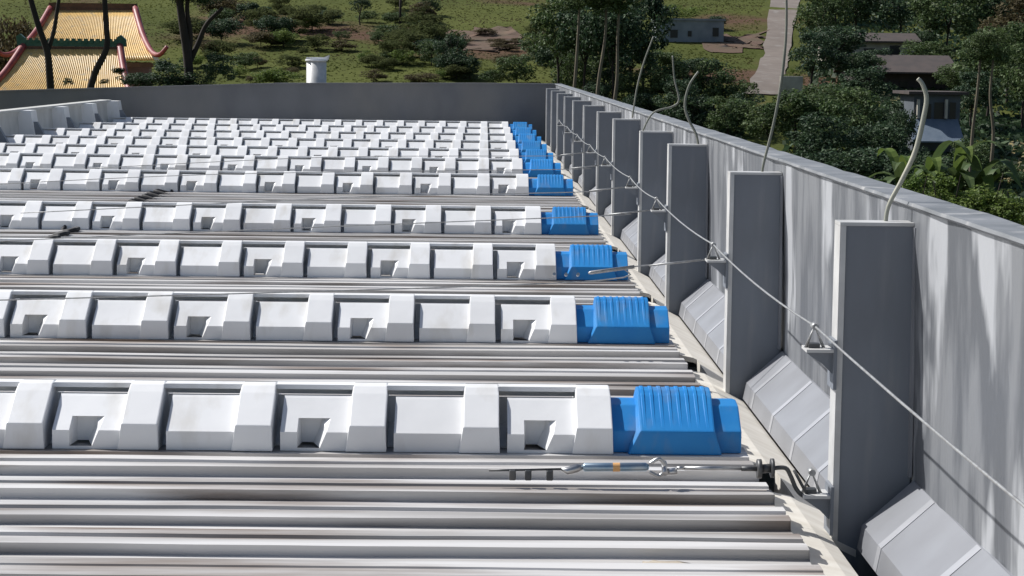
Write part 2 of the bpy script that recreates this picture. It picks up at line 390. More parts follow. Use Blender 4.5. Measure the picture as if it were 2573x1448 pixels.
# parapet on the right ------------------------------------------------
ZT = 3.44 - 1.125
par = thing('parapet_wall', 'long streaked grey sheet metal parapet running down the right side of the roof', 'parapet')
n = 160; verts = []; faces = []
zs = [-1.3, 0.08, 0.5, 1.0, 1.5, 2.0, ZT]
y0, y1 = 3.0, FARY
for i in range(n+1):
    y = y0 + (y1-y0)*i/n
    for z in zs:
        bulge = noise.noise(Vector((y*1.1, z*0.5, 4)))*0.035 + noise.noise(Vector((y*2.7, z*0.3, 9)))*0.02
        x = 3.52 - 0.05*(z/ZT) + bulge*(1 if -0.5 < z < ZT else 0.3)
        verts.append((x*P, y*P, z*P))
m_ = len(zs)
for i in range(n):
    for j in range(m_-1): a = i*m_+j; faces.append((a, a+1, a+m_+1, a+m_))
mesh('inner_face', verts, faces, M['foil'], par, True)
MB().prism([(3.60*P, -1.3*P), (3.74*P, -1.3*P), (3.74*P, (ZT-0.01)*P), (3.60*P, (ZT-0.01)*P)], 'y', y0*P, y1*P).build('core', M['concrete'], par)
verts = []; faces = []
for i in range(n+1):
    y = y0 + (y1-y0)*i/n
    w1 = noise.noise(Vector((y*0.9, 0, 1)))*0.02; w2 = noise.noise(Vector((y*0.7, 5, 2)))*0.025; w3 = noise.noise(Vector((y*1.9, 5, 7)))*0.012
    for x, z in ((3.452, ZT-0.015+w3*0.5), (3.43+w1, ZT+0.005), (3.44+w1, ZT+0.03), (3.77+w2, ZT+0.03+w3), (3.785+w2, ZT-0.06+w1)): verts.append((x*P, y*P, z*P))
for i in range(n):
    for j in range(4): a = i*5+j; faces.append((a, a+1, a+6, a+5))
mesh('coping', verts, faces, M['coping'], par)

# sloping flashing at the parapet foot, one length between each pair of posts
PY = [8.7] + PLATEY
def flashing(ya, yb, label):
    pr = [(3.53, 0.10), (3.505, 0.10), (3.10, -0.27), (3.065, -0.46), (3.09, -0.47), (3.13, -0.29)]
    root = thing('flashing', label, 'flashing', (0, 0, 0), 'sloping flashing lengths at the parapet foot')
    MB().prism([(a*P, b*P) for a, b in pr], 'y', (ya+0.02)*P, (yb-0.10)*P).build('sloping_sheet', M['flash'], root)
    y = yb - 0.9
    while y > ya + 0.4:
        m = MB(); n_ = 0.004
        A_, B_, C_ = (3.50, 0.097), (3.10, -0.268), (3.066, -0.455)
        o1 = (-0.67*n_, 0.74*n_); o2 = (-0.98*n_, 0.18*n_)
        for (p, q, o) in ((A_, B_, o1), (B_, C_, o2)):
            m.prism([((p[0])*P, (p[1])*P), ((q[0])*P, (q[1])*P), ((q[0]+o[0])*P, (q[1]+o[1])*P), ((p[0]+o[0])*P, (p[1]+o[1])*P)], 'y', y*P, (y+0.12)*P)
        m.build('seam', M['flash_sunlit'], root); y -= 1.45
    return root
for i in range(len(PY)-1):
    flashing(PY[i] + 0.0, PY[i+1], 'pale sloping flashing between the %s' % (('%s and %s grey posts from the camera' % (NTH[i-1], NTH[i])) if i else 'camera and the nearest grey post'))

# posts ---------------------------------------------------------------
def post():
    root = thing('parapet_post', 'x', 'post')
    t = 0.22
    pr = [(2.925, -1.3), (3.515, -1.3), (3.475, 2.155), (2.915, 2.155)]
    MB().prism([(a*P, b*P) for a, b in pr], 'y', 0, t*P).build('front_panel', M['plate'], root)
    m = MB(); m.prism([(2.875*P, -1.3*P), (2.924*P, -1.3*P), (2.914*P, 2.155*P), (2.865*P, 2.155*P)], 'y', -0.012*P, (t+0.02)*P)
    m.build('edge_strip', M['trim'], root)  # strip along the left edge, paler than the front panel
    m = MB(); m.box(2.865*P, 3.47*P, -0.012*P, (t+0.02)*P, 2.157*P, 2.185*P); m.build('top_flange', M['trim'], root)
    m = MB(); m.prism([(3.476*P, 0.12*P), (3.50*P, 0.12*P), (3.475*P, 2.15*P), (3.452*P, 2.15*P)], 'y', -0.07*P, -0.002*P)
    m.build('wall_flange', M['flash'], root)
    return root
p0 = post()
for i, y in enumerate(PLATEY):
    nm = 'tall dark grey box post against the parapet, %s from the camera' % ('nearest' if i == 0 else NTH[i])
    if i == 0: p0.location = (0, y*P, 0); p0['label'] = nm; p0['group'] = 'grey posts along the parapet'
    else: dup(p0, (0, y*P, 0), nm, 'grey posts along the parapet')

# lifeline brackets on posts -------------------------------------------
ZB = 3.44 - 2.31
def bracket():
    root = thing('cable_bracket', 'x', 'bracket')
    m = MB(); m.box(2.62*P, 2.862*P, -0.04*P, 0.22*P, 0, 0.025*P); m.build('shelf', M['trim'], root)
    m = MB(); m.prism([(2.62*P, -0.004*P), (2.862*P, -0.004*P), (2.862*P, -0.20*P), (2.76*P, -0.10*P)], 'y', 0.0, 0.05*P); m.build('gusset', M['plate'], root)
    m = MB(); m.box(2.84*P, 2.866*P, -0.05*P, 0.23*P, -0.30*P, 0.10*P); m.build('back_plate', M['plate'], root)
    m = MB(); m.tube([(2.63*P, 0.09*P, 0.02*P), (2.70*P, 0.09*P, 0.20*P), (2.78*P, 0.09*P, 0.02*P)], 0.014*P, 6)
    m.tube([(2.70*P, 0.03*P, 0.20*P), (2.70*P, 0.15*P, 0.20*P)], 0.028*P, 8); m.build('cable_hook', M['cable'], root)
    m = MB(); m.box(2.65*P, 2.74*P, 0.04*P, 0.14*P, 0.026*P, 0.06*P); m.build('bolt_block', M['darksteel'], root)
    return root
br = bracket()
for i, y in enumerate(PLATEY[:9]):
    nm = 'small grey bracket carrying the safety cable on the %s grey post' % ('nearest' if i == 0 else NTH[i])
    if i == 0: br.location = (0, y*P, ZB*P); br['label'] = nm; br['group'] = 'cable brackets on the posts'
    else: dup(br, (0, y*P, ZB*P), nm, 'cable brackets on the posts')
dup(br, (0, (PLATEY[0]-0.05)*P, (3.44-3.50)*P), 'lower grey bracket near the roof on the nearest grey post', 'cable brackets on the posts')
# the long safety cable
pts = []
ys = [3.0] + PLATEY[:9]
for a, b in zip(ys, ys[1:]):
    for k in range(8):
        t = k/8; pts.append((2.70*P, (a+(b-a)*t + 0.09)*P, (ZB+0.20-0.055*4*t*(1-t))*P))
pts.append((2.70*P, (ys[-1]+0.09)*P, (ZB+0.2)*P))
tag(MB().tube(pts, 0.0095*P, 6).build('safety_cable', M['cable']), 'grey safety cable strung along the parapet from bracket to bracket', 'cable')

# cross lifeline at the nearest post, lying just above the ribs
yl = (PLATEY[0] - 0.02)*P; zl = (3.44-3.27)*P
def sx(px): return (px-1218)/(F/PLATEY[0])*P
ten = thing('cable_tensioner', 'shiny cable tensioner with an orange band lying over the nearest roof ribs', 'tensioner')
MB().tube([(sx(1478), yl, zl), (sx(1484), yl, zl), (sx(1640), yl, zl+0.004), (sx(1648), yl, zl+0.004)], [0.012, 0.0215, 0.0215, 0.012], 12).build('cylinder', M['bluesteel'], ten)
MB().tube([(sx(1556), yl, zl+0.0013), (sx(1574), yl, zl+0.002)], 0.0221, 12, False).build('orange_band', M['orange'], ten)
MB().tube([(sx(1425), yl, zl-0.01), (sx(1440), yl, zl-0.02), (sx(1465), yl, zl-0.005), (sx(1480), yl, zl)], [0.008, 0.02, 0.022, 0.01], 8).build('front_eye', M['steel'], ten)
m = MB(); m.tube(smooth_path([(sx(1650), yl, zl+0.02), (sx(1675), yl, zl+0.045), (sx(1690), yl, zl), (sx(1675), yl, zl-0.04), (sx(1650), yl, zl-0.02)]), 0.010, 6)
m.tube([(sx(1688), yl-0.04, zl-0.02), (sx(1688), yl+0.04, zl+0.02)], 0.014, 8); m.build('shackle', M['steel'], ten)
m = MB(); m.tube([(sx(1695), yl, zl-0.02), (sx(1720), yl, zl-0.015)], 0.018, 8); m.tube([(sx(1740), yl, zl), (sx(1885), yl, zl)], 0.011, 8); m.tube([(sx(1720), yl, zl), (sx(1740), yl, zl)], 0.009, 6)
m.build('rod', M['steel'], ten)
m = MB(); m.tube([(sx(1885), yl, zl), (sx(1925), yl, zl)], 0.012, 8)
m.tube([(sx(1925), yl, zl), (sx(1936), yl, zl)], 0.048, 14); m.tube([(sx(1936), yl, zl), (sx(1960), yl, zl+.004)], 0.022, 10); m.tube([(sx(1960), yl, zl+.004), (sx(1968), yl, zl+.004)], 0.048, 14)
m.build('end_fitting', M['darksteel'], ten)
for px in (1300, 1340, 1395): MB().box(sx(px)-0.016, sx(px)+0.016, yl-0.02, yl+0.02, zl-0.065, zl-0.015, None, 0.004).build('wire_clamp', M['darksteel'], ten)
tag(MB().tube([(sx(1425), yl, zl-0.01), (sx(1290), yl, zl-0.018), (sx(1240), yl+0.01, zl-0.022)], 0.006, 6).build('cable_tail', M['darksteel']), 'short dark cable tail left of the shiny tensioner', 'cable')
m = MB(); m.tube(smooth_path([(sx(1966), yl, zl+.004), (sx(1998), yl, zl+0.005), (sx(2012), yl, zl-0.035), (sx(2028), yl, zl-0.10), (sx(2050), yl, zl-0.135), (sx(2085), yl, zl-0.135)], 5), 0.011, 8)
m.tube([(sx(2020), yl, zl-0.005), (sx(2055), yl, zl-0.125)], 0.008, 6)
tag(m.build('bent_rod', M['darksteel']), 'bent dark rod linking the tensioner to the lower bracket', 'rod')

# other cross lifelines, from the brackets of posts 2..6 to the left
for i, (xe, drop) in enumerate(((0.75, 0.30), (-4.5, 0.42), (-2.5, 0.25), (-6.0, 0.30), (-4.0, 0.2))):
    k = i+1; y = (PLATEY[k]+0.09)*P; zb = ZB*P + 0.01
    nm = NTH[k]
    r = thing('cross_lifeline', 'thin steel lifeline reaching left from the bracket of the %s grey post' % nm, 'cable', (0, 0, 0), 'lifelines crossing the roof from the posts')
    m = MB(); m.tube(smooth_path([(2.6*P, y, zb), (2.2*P, y, zb-0.05*P), (1.7*P, y, zb-0.10*P), (xe*P, y, zb-drop*P), (min(xe-6, -8)*P, y, zb-(drop+0.35)*P)], 6), 0.005, 6); m.build('wire', M['cable'], r)
    m = MB(); m.tube([(2.56*P, y, zb), (1.95*P, y, zb-0.075*P)], 0.007, 8); m.build('rod', M['cable'], r)
    if k == 1:
        m = MB(); m.tube([(1.75*P, y, zb-0.095*P), (1.78*P, y, zb-0.09*P), (1.27*P, y, zb-0.165*P), (1.24*P, y, zb-0.17*P)], [0.006, 0.013, 0.013, 0.006], 10); m.build('cylinder', M['cable'], r)
        for t in (1.12, 0.98, 0.84): MB().tube([(t*P, y-0.025, zb-0.18*P), (t*P, y+0.025, zb-0.20*P)], 0.012, 8).build('wire_clamp', M['steel'], r)

# black zigzag tube across the ribs far left, and a sealant smear at the front
for a, b_, lb in ((ROWY[2]+2.6, ROWY[3]+0.25, 'before the fourth row'), (ROWY[3]+3.6, ROWY[4]+0.15, 'before the fifth row')):
    pts = []; y = a; kz = 0
    while y < b_:
        zz = deck_z(y)
        pts.append(((-8.15 + (0.16 if int((y-a)/0.45) % 2 else -0.16) + 0.06*noise.noise(Vector((y*2, 0, 0))))*P, y*P, zz*P + 0.03)); y += 0.15
    tag(MB().tube(smooth_path(pts, 3), 0.026, 6).build('black_zigzag', M['black']), 'black line running zigzag across the left ribs ' + lb, 'cable', 'black zigzag lines on the ribs')
b = bmesh.new(); bmesh.ops.create_icosphere(b, subdivisions=3, radius=1)
pc = at(1640, 1412, 14.4*P)
for v in b.verts:
    k = 1 + 0.5*noise.noise(v.co*2.2); v.co = Vector((v.co.x*0.12*k, v.co.y*0.11*k, v.co.z*0.008*k))
m = MB(); m.add(b); o = m.build('sealant_patch', M['sealant'], None, True)
o.location = (pc.x, 13.62*P, max(deck_z(13.5), deck_z(13.62), deck_z(13.75))*P + 0.004); tag(o, 'pale beige sealant smear on the near corrugated sheet', 'sealant')

# loose whips rising from the post tops -----------------------------------
def whip(px, yd, rr, label, m='hose_dull'):
    Y = yd*P
    pts = smooth_path([at(x, y, Y + 0.1) for x, y in px], 6)
    n_ = len(pts)
    rs = [rr*(1.0 - 0.25*abs(2*i/(n_-1)-1)) for i in range(n_)]
    tag(MB().tube(pts, rs, 8).build('loose_hose', M[m]), label, 'hose', 'loose hoses standing up from the posts')
whip([(2224, 578), (2232, 520), (2265, 455), (2300, 380), (2322, 290), (2328, 245), (2318, 212), (2306, 198)], PLATEY[0], 0.013, 'thick pale hose curving up from the nearest grey post, tip bent over', 'hose')
whip([(1914, 455), (1918, 415), (1942, 320), (1958, 240), (1970, 150), (1976, 60), (1975, -60)], PLATEY[1], 0.011, 'tall straight hose rising past the top of the photo from the second post')
whip([(1757, 384), (1750, 340), (1730, 300), (1721, 262), (1732, 215), (1755, 180)], PLATEY[2], 0.013, 'short pale hose with an S bend above the third post')
whip([(1611, 340), (1640, 285), (1690, 268), (1706, 250), (1695, 200), (1690, 140)], PLATEY[3], 0.012, 'kinked hose bent sideways then upright above the fourth post')
whip([(1589, 296), (1600, 225), (1617, 160), (1642, 92)], PLATEY[4], 0.013, 'slim leaning hose above the fifth post in front of the trees')

# far wall, chimney, left parapet ----------------------------------------------
fw = thing('far_wall', 'dark grey rendered wall closing the far end of the roof', 'wall')
pL, pR = at(-60, 236, FARY*P), at(1366, 214, FARY*P)
xa = XL - 8
MB().prism([(xa*P, -12), (3.79*P, -12), (3.79*P, pR.z), ((-0.5)*P, pR.z-0.01), (-10*P, pR.z-0.08), (xa*P, pL.z)], 'y', FARY*P, FARY*P+0.3).build('wall_body', M['darkwall'], fw)
pts = [(xa*P, pL.z), (-10*P, pR.z-0.08), (-0.5*P, pR.z-0.01), (3.79*P, pR.z)]
m = MB(); m.prism([(a, b+0.002) for a, b in pts] + [(a, b+0.05) for a, b in pts[::-1]], 'y', FARY*P-0.03, FARY*P+0.33); m.build('wall_coping', M['darkwall'], fw)
lp = thing('side_parapet', 'low grey parapet with cream buttresses along the left edge of the roof', 'parapet')
zt = 1.24
MB().prism([((XL-0.25)*P, -0.2*P), ((XL+0.10)*P, -0.2*P), ((XL+0.0)*P, zt*P), ((XL-0.25)*P, zt*P)], 'y', 66*P, (FARY-1)*P).build('panel', M['light_concrete'], lp)
m = MB(); m.box((XL-0.4)*P, (XL+0.12)*P, 66*P, (FARY-1)*P, zt*P+0.002, zt*P+0.06); m.build('coping', M['light_concrete'], lp)
y = FARY-1.6
while y > 66:
    m = MB(); m.prism([((XL+0.05)*P, -0.18*P), ((XL+0.72)*P, -0.18*P), ((XL+0.50)*P, (zt+0.05)*P), ((XL-0.02)*P, (zt+0.05)*P)], 'y', y*P, (y+1.0)*P); bt = m.build('buttress', M['white'], lp)
    m = MB(); m.prism([((XL+0.55)*P, -0.18*P), ((XL+1.35)*P, -0.18*P), ((XL+0.98)*P, 0.35*P), ((XL+0.70)*P, 0.85*P), ((XL+0.55)*P, 0.85*P)], 'y', (y+0.2)*P, (y+0.45)*P); m.build('gusset', M['plate'], bt)  # dark grey wedge stands in for the shadow at the buttress foot
    y -= 6.1
dc = at(795, 219, FARY*P+1.2); Y = FARY*P+1.2; sc = Y/F
ch = thing('vent_duct', 'white metal vent duct standing just behind the dark far wall', 'duct')
m = MB(); m.tube([(0, 0, -3), (0, 0, 66*sc)], 25*sc, 20); m.build('duct_body', M['trim'], ch)
m = MB(); m.tube([(0, 0, 64*sc), (0, 0, 68*sc)], 28*sc, 20); m.prism([(-26*sc, 68*sc), (30*sc, 68*sc), (33*sc, 80*sc), (20*sc, 74*sc), (-24*sc, 74*sc)], 'y', -10*sc, 10*sc); m.build('duct_cap', M['white'], ch)
ch.location = (dc.x, Y, dc.z)

# ------------------------------------------------------------------ ground and hillside
def hz(X, Y):
    z = -12.0
    if Y > 88: z += 0.125*(Y-88)*min(1, (Y-88)/30)
    z += 0.9*noise.noise(Vector((X*0.03, Y*0.03, 0)))*min(1, max(0, (Y-90)/40)) + 0.35*noise.noise(Vector((X*0.11, Y*0.11, 3)))*min(1, max(0, (Y-90)/40))
    return z + HC*0
def on_ground(x, y):
    """walk the ray of a photo pixel to the ground"""
    Y = 70.0
    while Y < 600:
        p = at(x, y, Y)
        if p.z < hz(p.x, p.y): return p
        Y += 0.5
    return at(x, y, 600)
nx, ny = 150, 220; verts = []; faces = []
Xs = np.linspace(-170, 170, nx); Ys = np.concatenate([np.linspace(-60, 85, 10), np.linspace(88, 360, 180), np.linspace(370, 900, 30)])
for Yv in Ys:
    for Xv in Xs: verts.append((Xv, Yv, hz(Xv, Yv)))
for j in range(len(Ys)-1):
    for i in range(nx-1): a = j*nx+i; faces.append((a, a+1, a+nx+1, a+nx))
struct(mesh('hillside', verts, faces, M['hill'], None, True))
def ribbon(name, left, right, m, lift=0.06, rag=0.0):
    """patch of ground between two pixel lines"""
    verts = []; faces = []; n_ = 24; k_ = 6
    L_, R_ = smooth_path([on_ground(*q) for q in left], n_//(len(left)-1)), smooth_path([on_ground(*q) for q in right], n_//(len(right)-1))
    for a, b in zip(L_, R_):
        for k in range(k_+1):
            q = a.lerp(b, k/k_)
            if rag: q += Vector((noise.noise(Vector((q.x*.5, q.y*.5, 1))), noise.noise(Vector((q.x*.5, q.y*.5, 6)))*2, 0))*rag
            verts.append((q.x, q.y, hz(q.x, q.y)+lift))
    n2 = min(len(L_), len(R_))
    for i in range(n2-1):
        for k in range(k_): a = i*(k_+1)+k; faces.append((a, a+1, a+k_+2, a+k_+1))
    return mesh(name, verts, faces, m, None, True)
struct(ribbon('road', [(1870, 240), (1905, 170), (1925, 100), (1938, 0), (1948, -60)], [(1965, 240), (1978, 170), (1990, 100), (2012, 0), (2018, -60)], M['road'], 0.12, 0.35))
struct(ribbon('bare_soil', [(1110, 128), (1090, 100), (1110, 78)], [(1310, 125), (1320, 100), (1290, 72)], M['soil'], 0.10, 2.2))
struct(ribbon('red_bank', [(1790, 128), (1795, 112), (1800, 95)], [(1905, 122), (1912, 105), (1915, 85)], M['soil'], 0.10, 2.2))

# foliage prototypes ------------------------------------------------------
def leaf_mesh(name, m, seed, nclump=26, per=70, leaf=0.11, squash=0.8, droop=0.0, spread=0.78):
    rng = np.random.RandomState(seed); V = []; Fc = []
    cl = []
    while len(cl) < nclump:
        p = rng.uniform(-1, 1, 3); r = np.linalg.norm(p)
        if r < 1 and r > 0.25: cl.append(p*spread*np.array([1, 1, squash]))
    i = 0
    for c in cl:
        R = rng.uniform(0.18, 0.36)
        for _ in range(per):
            d = rng.normal(0, 1, 3); d /= np.linalg.norm(d); p = c + d*R*rng.uniform(0.45, 1.0)**0.6*np.array([1, 1, 0.8])
            nrm = d*0.6 + rng.normal(0, 0.6, 3) + np.array([0, 0, 0.4]); nrm /= np.linalg.norm(nrm)
            u = np.cross(nrm, rng.normal(0, 1, 3)); u /= np.linalg.norm(u) + 1e-9; v = np.cross(nrm, u)
            s = leaf*rng.uniform(0.5, 1.3)
            V += [p-u*s*0.5, p+v*s*0.35-nrm*s*0.1, p+u*s*0.6, p-v*s*0.35-nrm*s*0.1]
            Fc.append((i, i+1, i+2, i+3)); i += 4
    me = bpy.data.meshes.new(name); me.from_pydata([tuple(map(float, q)) for q in V], [], Fc); me.update(); me.materials.append(m)
    return me
CROWN = {}
for kind in ('dark', 'mid', 'light', 'brown', 'low'):
    for v in range(3):
        CROWN[kind, v] = leaf_mesh('crown', M['leaf_'+kind], hash_ := (sum(map(ord, kind))*7+v*13), nclump=28+v*6, per=105, leaf=0.088, squash=(0.85, 1.05, 0.7)[v])
def trunk_mesh(seed, fork=True):
    r = random.Random(seed); m = MB()
    top = Vector((r.uniform(-0.1, 0.1), r.uniform(-0.1, 0.1), 1.0))
    m.tube(smooth_path([(0, 0, 0), (r.uniform(-.04, .04), r.uniform(-.04, .04), 0.5), top], 4), [0.045-0.003*i for i in range(9)], 7)
    for k in range(4):
        a = r.uniform(0, 6.28); b = Vector((0, 0, r.uniform(0.55, 0.95)))
        m.tube([b, b+Vector((math.cos(a)*0.16, math.sin(a)*0.16, 0.2)), b+Vector((math.cos(a)*0.3, math.sin(a)*0.3, 0.5))], [0.02, 0.013, 0.006], 5)
    me = bpy.data.meshes.new('trunk'); m.bm.to_mesh(me); m.bm.free(); return me
TR = [trunk_mesh(s_) for s_ in (1, 2, 3)]
for t_ in TR: t_.materials.append(M['bark'])
nt_ = 0
def tree(px, py_base, py_top, wpx, kind, label, cat='tree', group='trees on the hillside', Y=None, name='broadleaf_tree', trunk=0.35):
    """base seen at (px, py_base) on the ground (or at distance Y), top at py_top, crown width wpx"""
    global nt_; nt_ += 1
    base = on_ground(px, py_base) if Y is None else at(px, py_base, Y)
    if Y is not None: base.z = hz(base.x, base.y)
    Yd = base.y; top = at(px, py_top, Yd).z; h = max(top - base.z, 0.8); wd = wpx/F*Yd/2
    r = thing(name, label, cat, base, group)
    c0 = base.z + h*trunk
    ch_ = h*(1-trunk)/2
    c = link('crown', CROWN[kind, nt_ % 3], r); c.location = (0, 0, h - ch_*0.97); c.scale = (wd, wd*0.95, ch_); c.rotation_euler = (0, 0, random.uniform(0, 6.28))
    t = link('trunk' if cat == 'tree' else 'stem', TR[nt_ % 3], r); hh = h*max(trunk, 0.25) + ch_*0.7
    tw = max(0.6, min(hh, 3.2)); t.scale = (tw, tw, hh); t.location = (0, 0, -0.1)
    return r
def bush(px, py, py_top, wpx, kind, label, **k):
    return tree(px, py, py_top, wpx, kind, label, 'bush', 'bushes on the slope', name='bush', trunk=0.0, **k)

# centre and left of the hillside
tree(905, 64, -18, 66, 'dark', 'small dark upright tree at the top edge above the white duct')
bush(690, 108, 20, 110, 'dark', 'dark bush on the slope left above the white duct')
bush(630, 60, -5, 120, 'dark', 'wide dark bush at the top edge right of the temple')
bush(760, 60, 28, 70, 'mid', 'small green bush beside the dark bush above the white duct')
bush(560, 70, 10, 90, 'mid', 'green bush behind the forked bare trunk right of the temple')
bush(1140, 188, 62, 120, 'dark', 'tall dark green bush left of the bare red soil')
bush(1085, 165, 95, 80, 'mid', 'grey green bush beside the tall dark bush')
bush(1010, 95, 62, 90, 'brown', 'low brown scrub bush above the middle of the slope')
bush(1180, 200, 130, 70, 'dark', 'dark narrow bush right below the tall dark bush')
bush(1300, 215, 128, 130, 'mid', 'rounded green bush below the bare red soil')
bush(1240, 218, 165, 90, 'mid', 'small green bush just above the far wall coping')
bush(850, 130, 98, 110, 'brown', 'brown scrub bush just above the white duct')
bush(1060, 212, 178, 110, 'brown', 'brown low bush at the foot of the slope by the wall')
bush(690, 226, 160, 140, 'light', 'bright green bush left of the white duct')
bush(950, 112, 72, 60, 'mid', 'small round bush on the grass right above the duct')
bush(1390, 130, 62, 100, 'brown', 'brownish bush right of the bare red soil')
for k in range(64):
    x, y = random.uniform(480, 1420), random.uniform(15, 205)
    if abs(x-1200) < 130 and y < 135: continue
    w_ = random.uniform(30, 95)
    bush(x, y+6, y-w_*random.uniform(0.35, 0.6), w_, random.choice(['low', 'low', 'mid', 'brown', 'light']), 'low scrub bush among many on the grassy slope behind the wall')
for k in range(26):
    x, y = (random.uniform(470, 1120), random.uniform(25, 120)) if k < 15 else (random.uniform(860, 1420), random.uniform(100, 205))
    w_ = random.uniform(70, 170)
    bush(x, y+8, y-w_*random.uniform(0.4, 0.65), w_, random.choice(['low', 'low', 'dark', 'mid', 'brown']), 'soft scrub bush in the grey green thicket across the slope')
for k in range(9):
    x, y = random.uniform(1110, 1310), random.uniform(80, 122)
    bush(x, y+8, y-14, random.uniform(40, 80), 'brown', 'small brown bush growing over the bare soil')
# slim tree belt right of the centre
for i, (x, yb, yt, wx, kd, lb) in enumerate([
    (1400, 232, -40, 150, 'mid', 'tall loose green tree at the left end of the tree belt'),
    (1470, 240, -60, 150, 'dark', 'tall dark slim tree left of the grey house'),
    (1540, 255, -50, 160, 'dark', 'dark tree with pale trunk second left of the grey house'),
    (1612, 240, -70, 130, 'dark', 'dark tree standing right beside the grey house wall')]):
    tree(x, yb+30, yt, wx*1.45, kd, lb, trunk=0.26)
for i, (x, yb, yt, wx, kd, lb) in enumerate([
    (1440, 240, 120, 130, 'mid', 'green bush under the left of the tree belt'),
    (1410, 205, 70, 170, 'dark', 'dark bush filling the left gap between the belt trunks'),
    (1500, 215, 60, 180, 'mid', 'grey green bush filling the middle gap between the belt trunks'),
    (1585, 225, 70, 160, 'dark', 'dark bush filling the right gap between the belt trunks'),
    (1660, 190, 112, 130, 'mid', 'green bush directly below the left end of the grey house'),
    (1520, 262, 150, 120, 'dark', 'dark bush under the tree belt near the parapet corner'),
    (1590, 280, 165, 120, 'mid', 'green bush at the parapet below the dark tree'),
    (1690, 285, 125, 170, 'mid', 'broad green bush in front of the grey house'),
    (1790, 290, 130, 170, 'mid', 'leafy green bush below the red bank'),
    (1860, 300, 190, 120, 'mid', 'green bush at the foot of the dirt road'),
    (1620, 300, 215, 130, 'dark', 'dark low bush tight behind the parapet in front of the kinked hose'),
    (1740, 330, 220, 150, 'dark', 'dark bush behind the parapet by the S bend hose'),
    (1830, 345, 230, 170, 'mid', 'olive bush behind the parapet left of the tall hose'),
    (1800, 75, 30, 60, 'dark', 'black round bush on the bank left of the dirt road'),
    (1700, 52, 8, 180, 'light', 'yellow green bush along the grey house roof')]):
    bush(x, yb, yt, wx, kd, lb)
# right wood
for i, (x, yb, yt, wx, kd, lb) in enumerate([
    (2060, 150, -60, 190, 'mid', 'green tree right of the dirt road at the top'),
    (2150, 120, -70, 190, 'dark', 'dark tree above the pale wall, left one'),
    (2260, 120, -80, 200, 'dark', 'dark bluish tree above the pale wall, right one'),
    (2380, 160, -60, 230, 'mid', 'large light topped tree behind the brown roof'),
    (2480, 140, -80, 220, 'dark', 'dark tree at the top right corner'),
    (2560, 200, -40, 220, 'brown', 'brownish tree on the right edge of the wood'),
    (2040, 240, 70, 170, 'dark', 'dark tree beside the lower dirt road'),
    (2150, 240, 105, 130, 'dark', 'small dark tree in front of the pale wall'),
    (2480, 300, 60, 230, 'mid', 'big green tree right of the porch house'),
    (2570, 330, 90, 200, 'mid', 'tall green tree on the right edge beside the porch house'),
    (2000, 400, 195, 210, 'mid', 'rounded green tree below the dirt road'),
    (2130, 430, 195, 230, 'mid', 'broad green tree left of the porch house'),
    (2060, 470, 280, 230, 'dark', 'deep dark tree close behind the parapet'),
    (2200, 460, 280, 190, 'dark', 'very dark tree beside the porch house wall'),
    (1930, 400, 240, 170, 'mid', 'olive green tree behind the tall hose'),
    (2210, 205, 120, 120, 'dark', 'dark tree between the plastered house and the brown roof'),
    (2300, 160, 60, 110, 'dark', 'dark narrow tree before the right half of the plastered house'),
    (2170, 230, 120, 140, 'mid', 'bushy green tree at the left end of the brown roof'),
    (2395, 250, 150, 120, 'mid', 'bushy green tree covering the right end of the brown roof'),
    (2110, 190, 40, 200, 'dark', 'dark tree overhanging the left end of the pale plastered house'),
    (2330, 190, 90, 170, 'mid', 'green tree at the right end of the pale plastered house'),
    (2180, 300, 165, 190, 'dark', 'dark tree hiding the left side of the brown roofed house'),
    (2080, 330, 190, 200, 'mid', 'dense green tree between road foot and porch house'),
    (2250, 350, 225, 140, 'dark', 'dark tree close on the left of the porch house'),
    (2440, 330, 170, 160, 'dark', 'dark tree close on the right of the porch house'),
    (2530, 260, 20, 200, 'mid', 'tall green tree before the brownish tree at the right edge'),
    (2330, 60, -90, 260, 'dark', 'broad dark tree at the top behind the light topped tree'),
    (2100, 60, -90, 220, 'dark', 'dark tree at the very top right of the dirt road'),
    (2150, 520, 340, 260, 'dark', 'black green tree low behind the parapet coping'),
    (2270, 540, 370, 170, 'dark', 'black green tree by the broad leaved plants')]):
    tree(x, yb, yt, wx, kd, lb, trunk=0.2)
for i, (x, yb, yt, wx, kd, lb) in enumerate([
    (2330, 520, 420, 150, 'mid', 'green bush left of the bright bushes'),
    (2520, 470, 400, 130, 'mid', 'mid green bush beside the dry yellow patch'),
    (2440, 420, 340, 110, 'dark', 'dark bush below the thin pale trunks'),
    (1990, 225, 170, 70, 'light', 'pale bush at the right kerb of the dirt road'),
    (2350, 480, 366, 170, 'dark', 'dark bush in front of the porch house base'),
    (2290, 470, 345, 130, 'dark', 'dark bush at the left foot of the porch house'),
    (2430, 470, 335, 140, 'mid', 'green bush at the right foot of the porch house'),
    (2265, 420, 235, 100, 'dark', 'dark leafy bush screening the left wall of the porch house'),
    (2120, 175, 140, 130, 'dark', 'dark hedge bush before the left part of the plastered house'),
    (2290, 215, 168, 120, 'mid', 'low green bush before the brown roof left edge'),
    (2420, 235, 180, 120, 'mid', 'green bush at the right end of the brown roof'),
    (1880, 330, 215, 150, 'dark', 'dark bush below the foot of the dirt road'),
    (1700, 320, 190, 150, 'dark', 'dark bush behind the kinked hose tip'),
    (1760, 200, 130, 140, 'dark', 'dark bush under the right half of the grey house'),
    (1480, 290, 190, 150, 'dark', 'dark bush touching the far corner of the parapet')]):
    bush(x, yb, yt, wx, kd, lb)
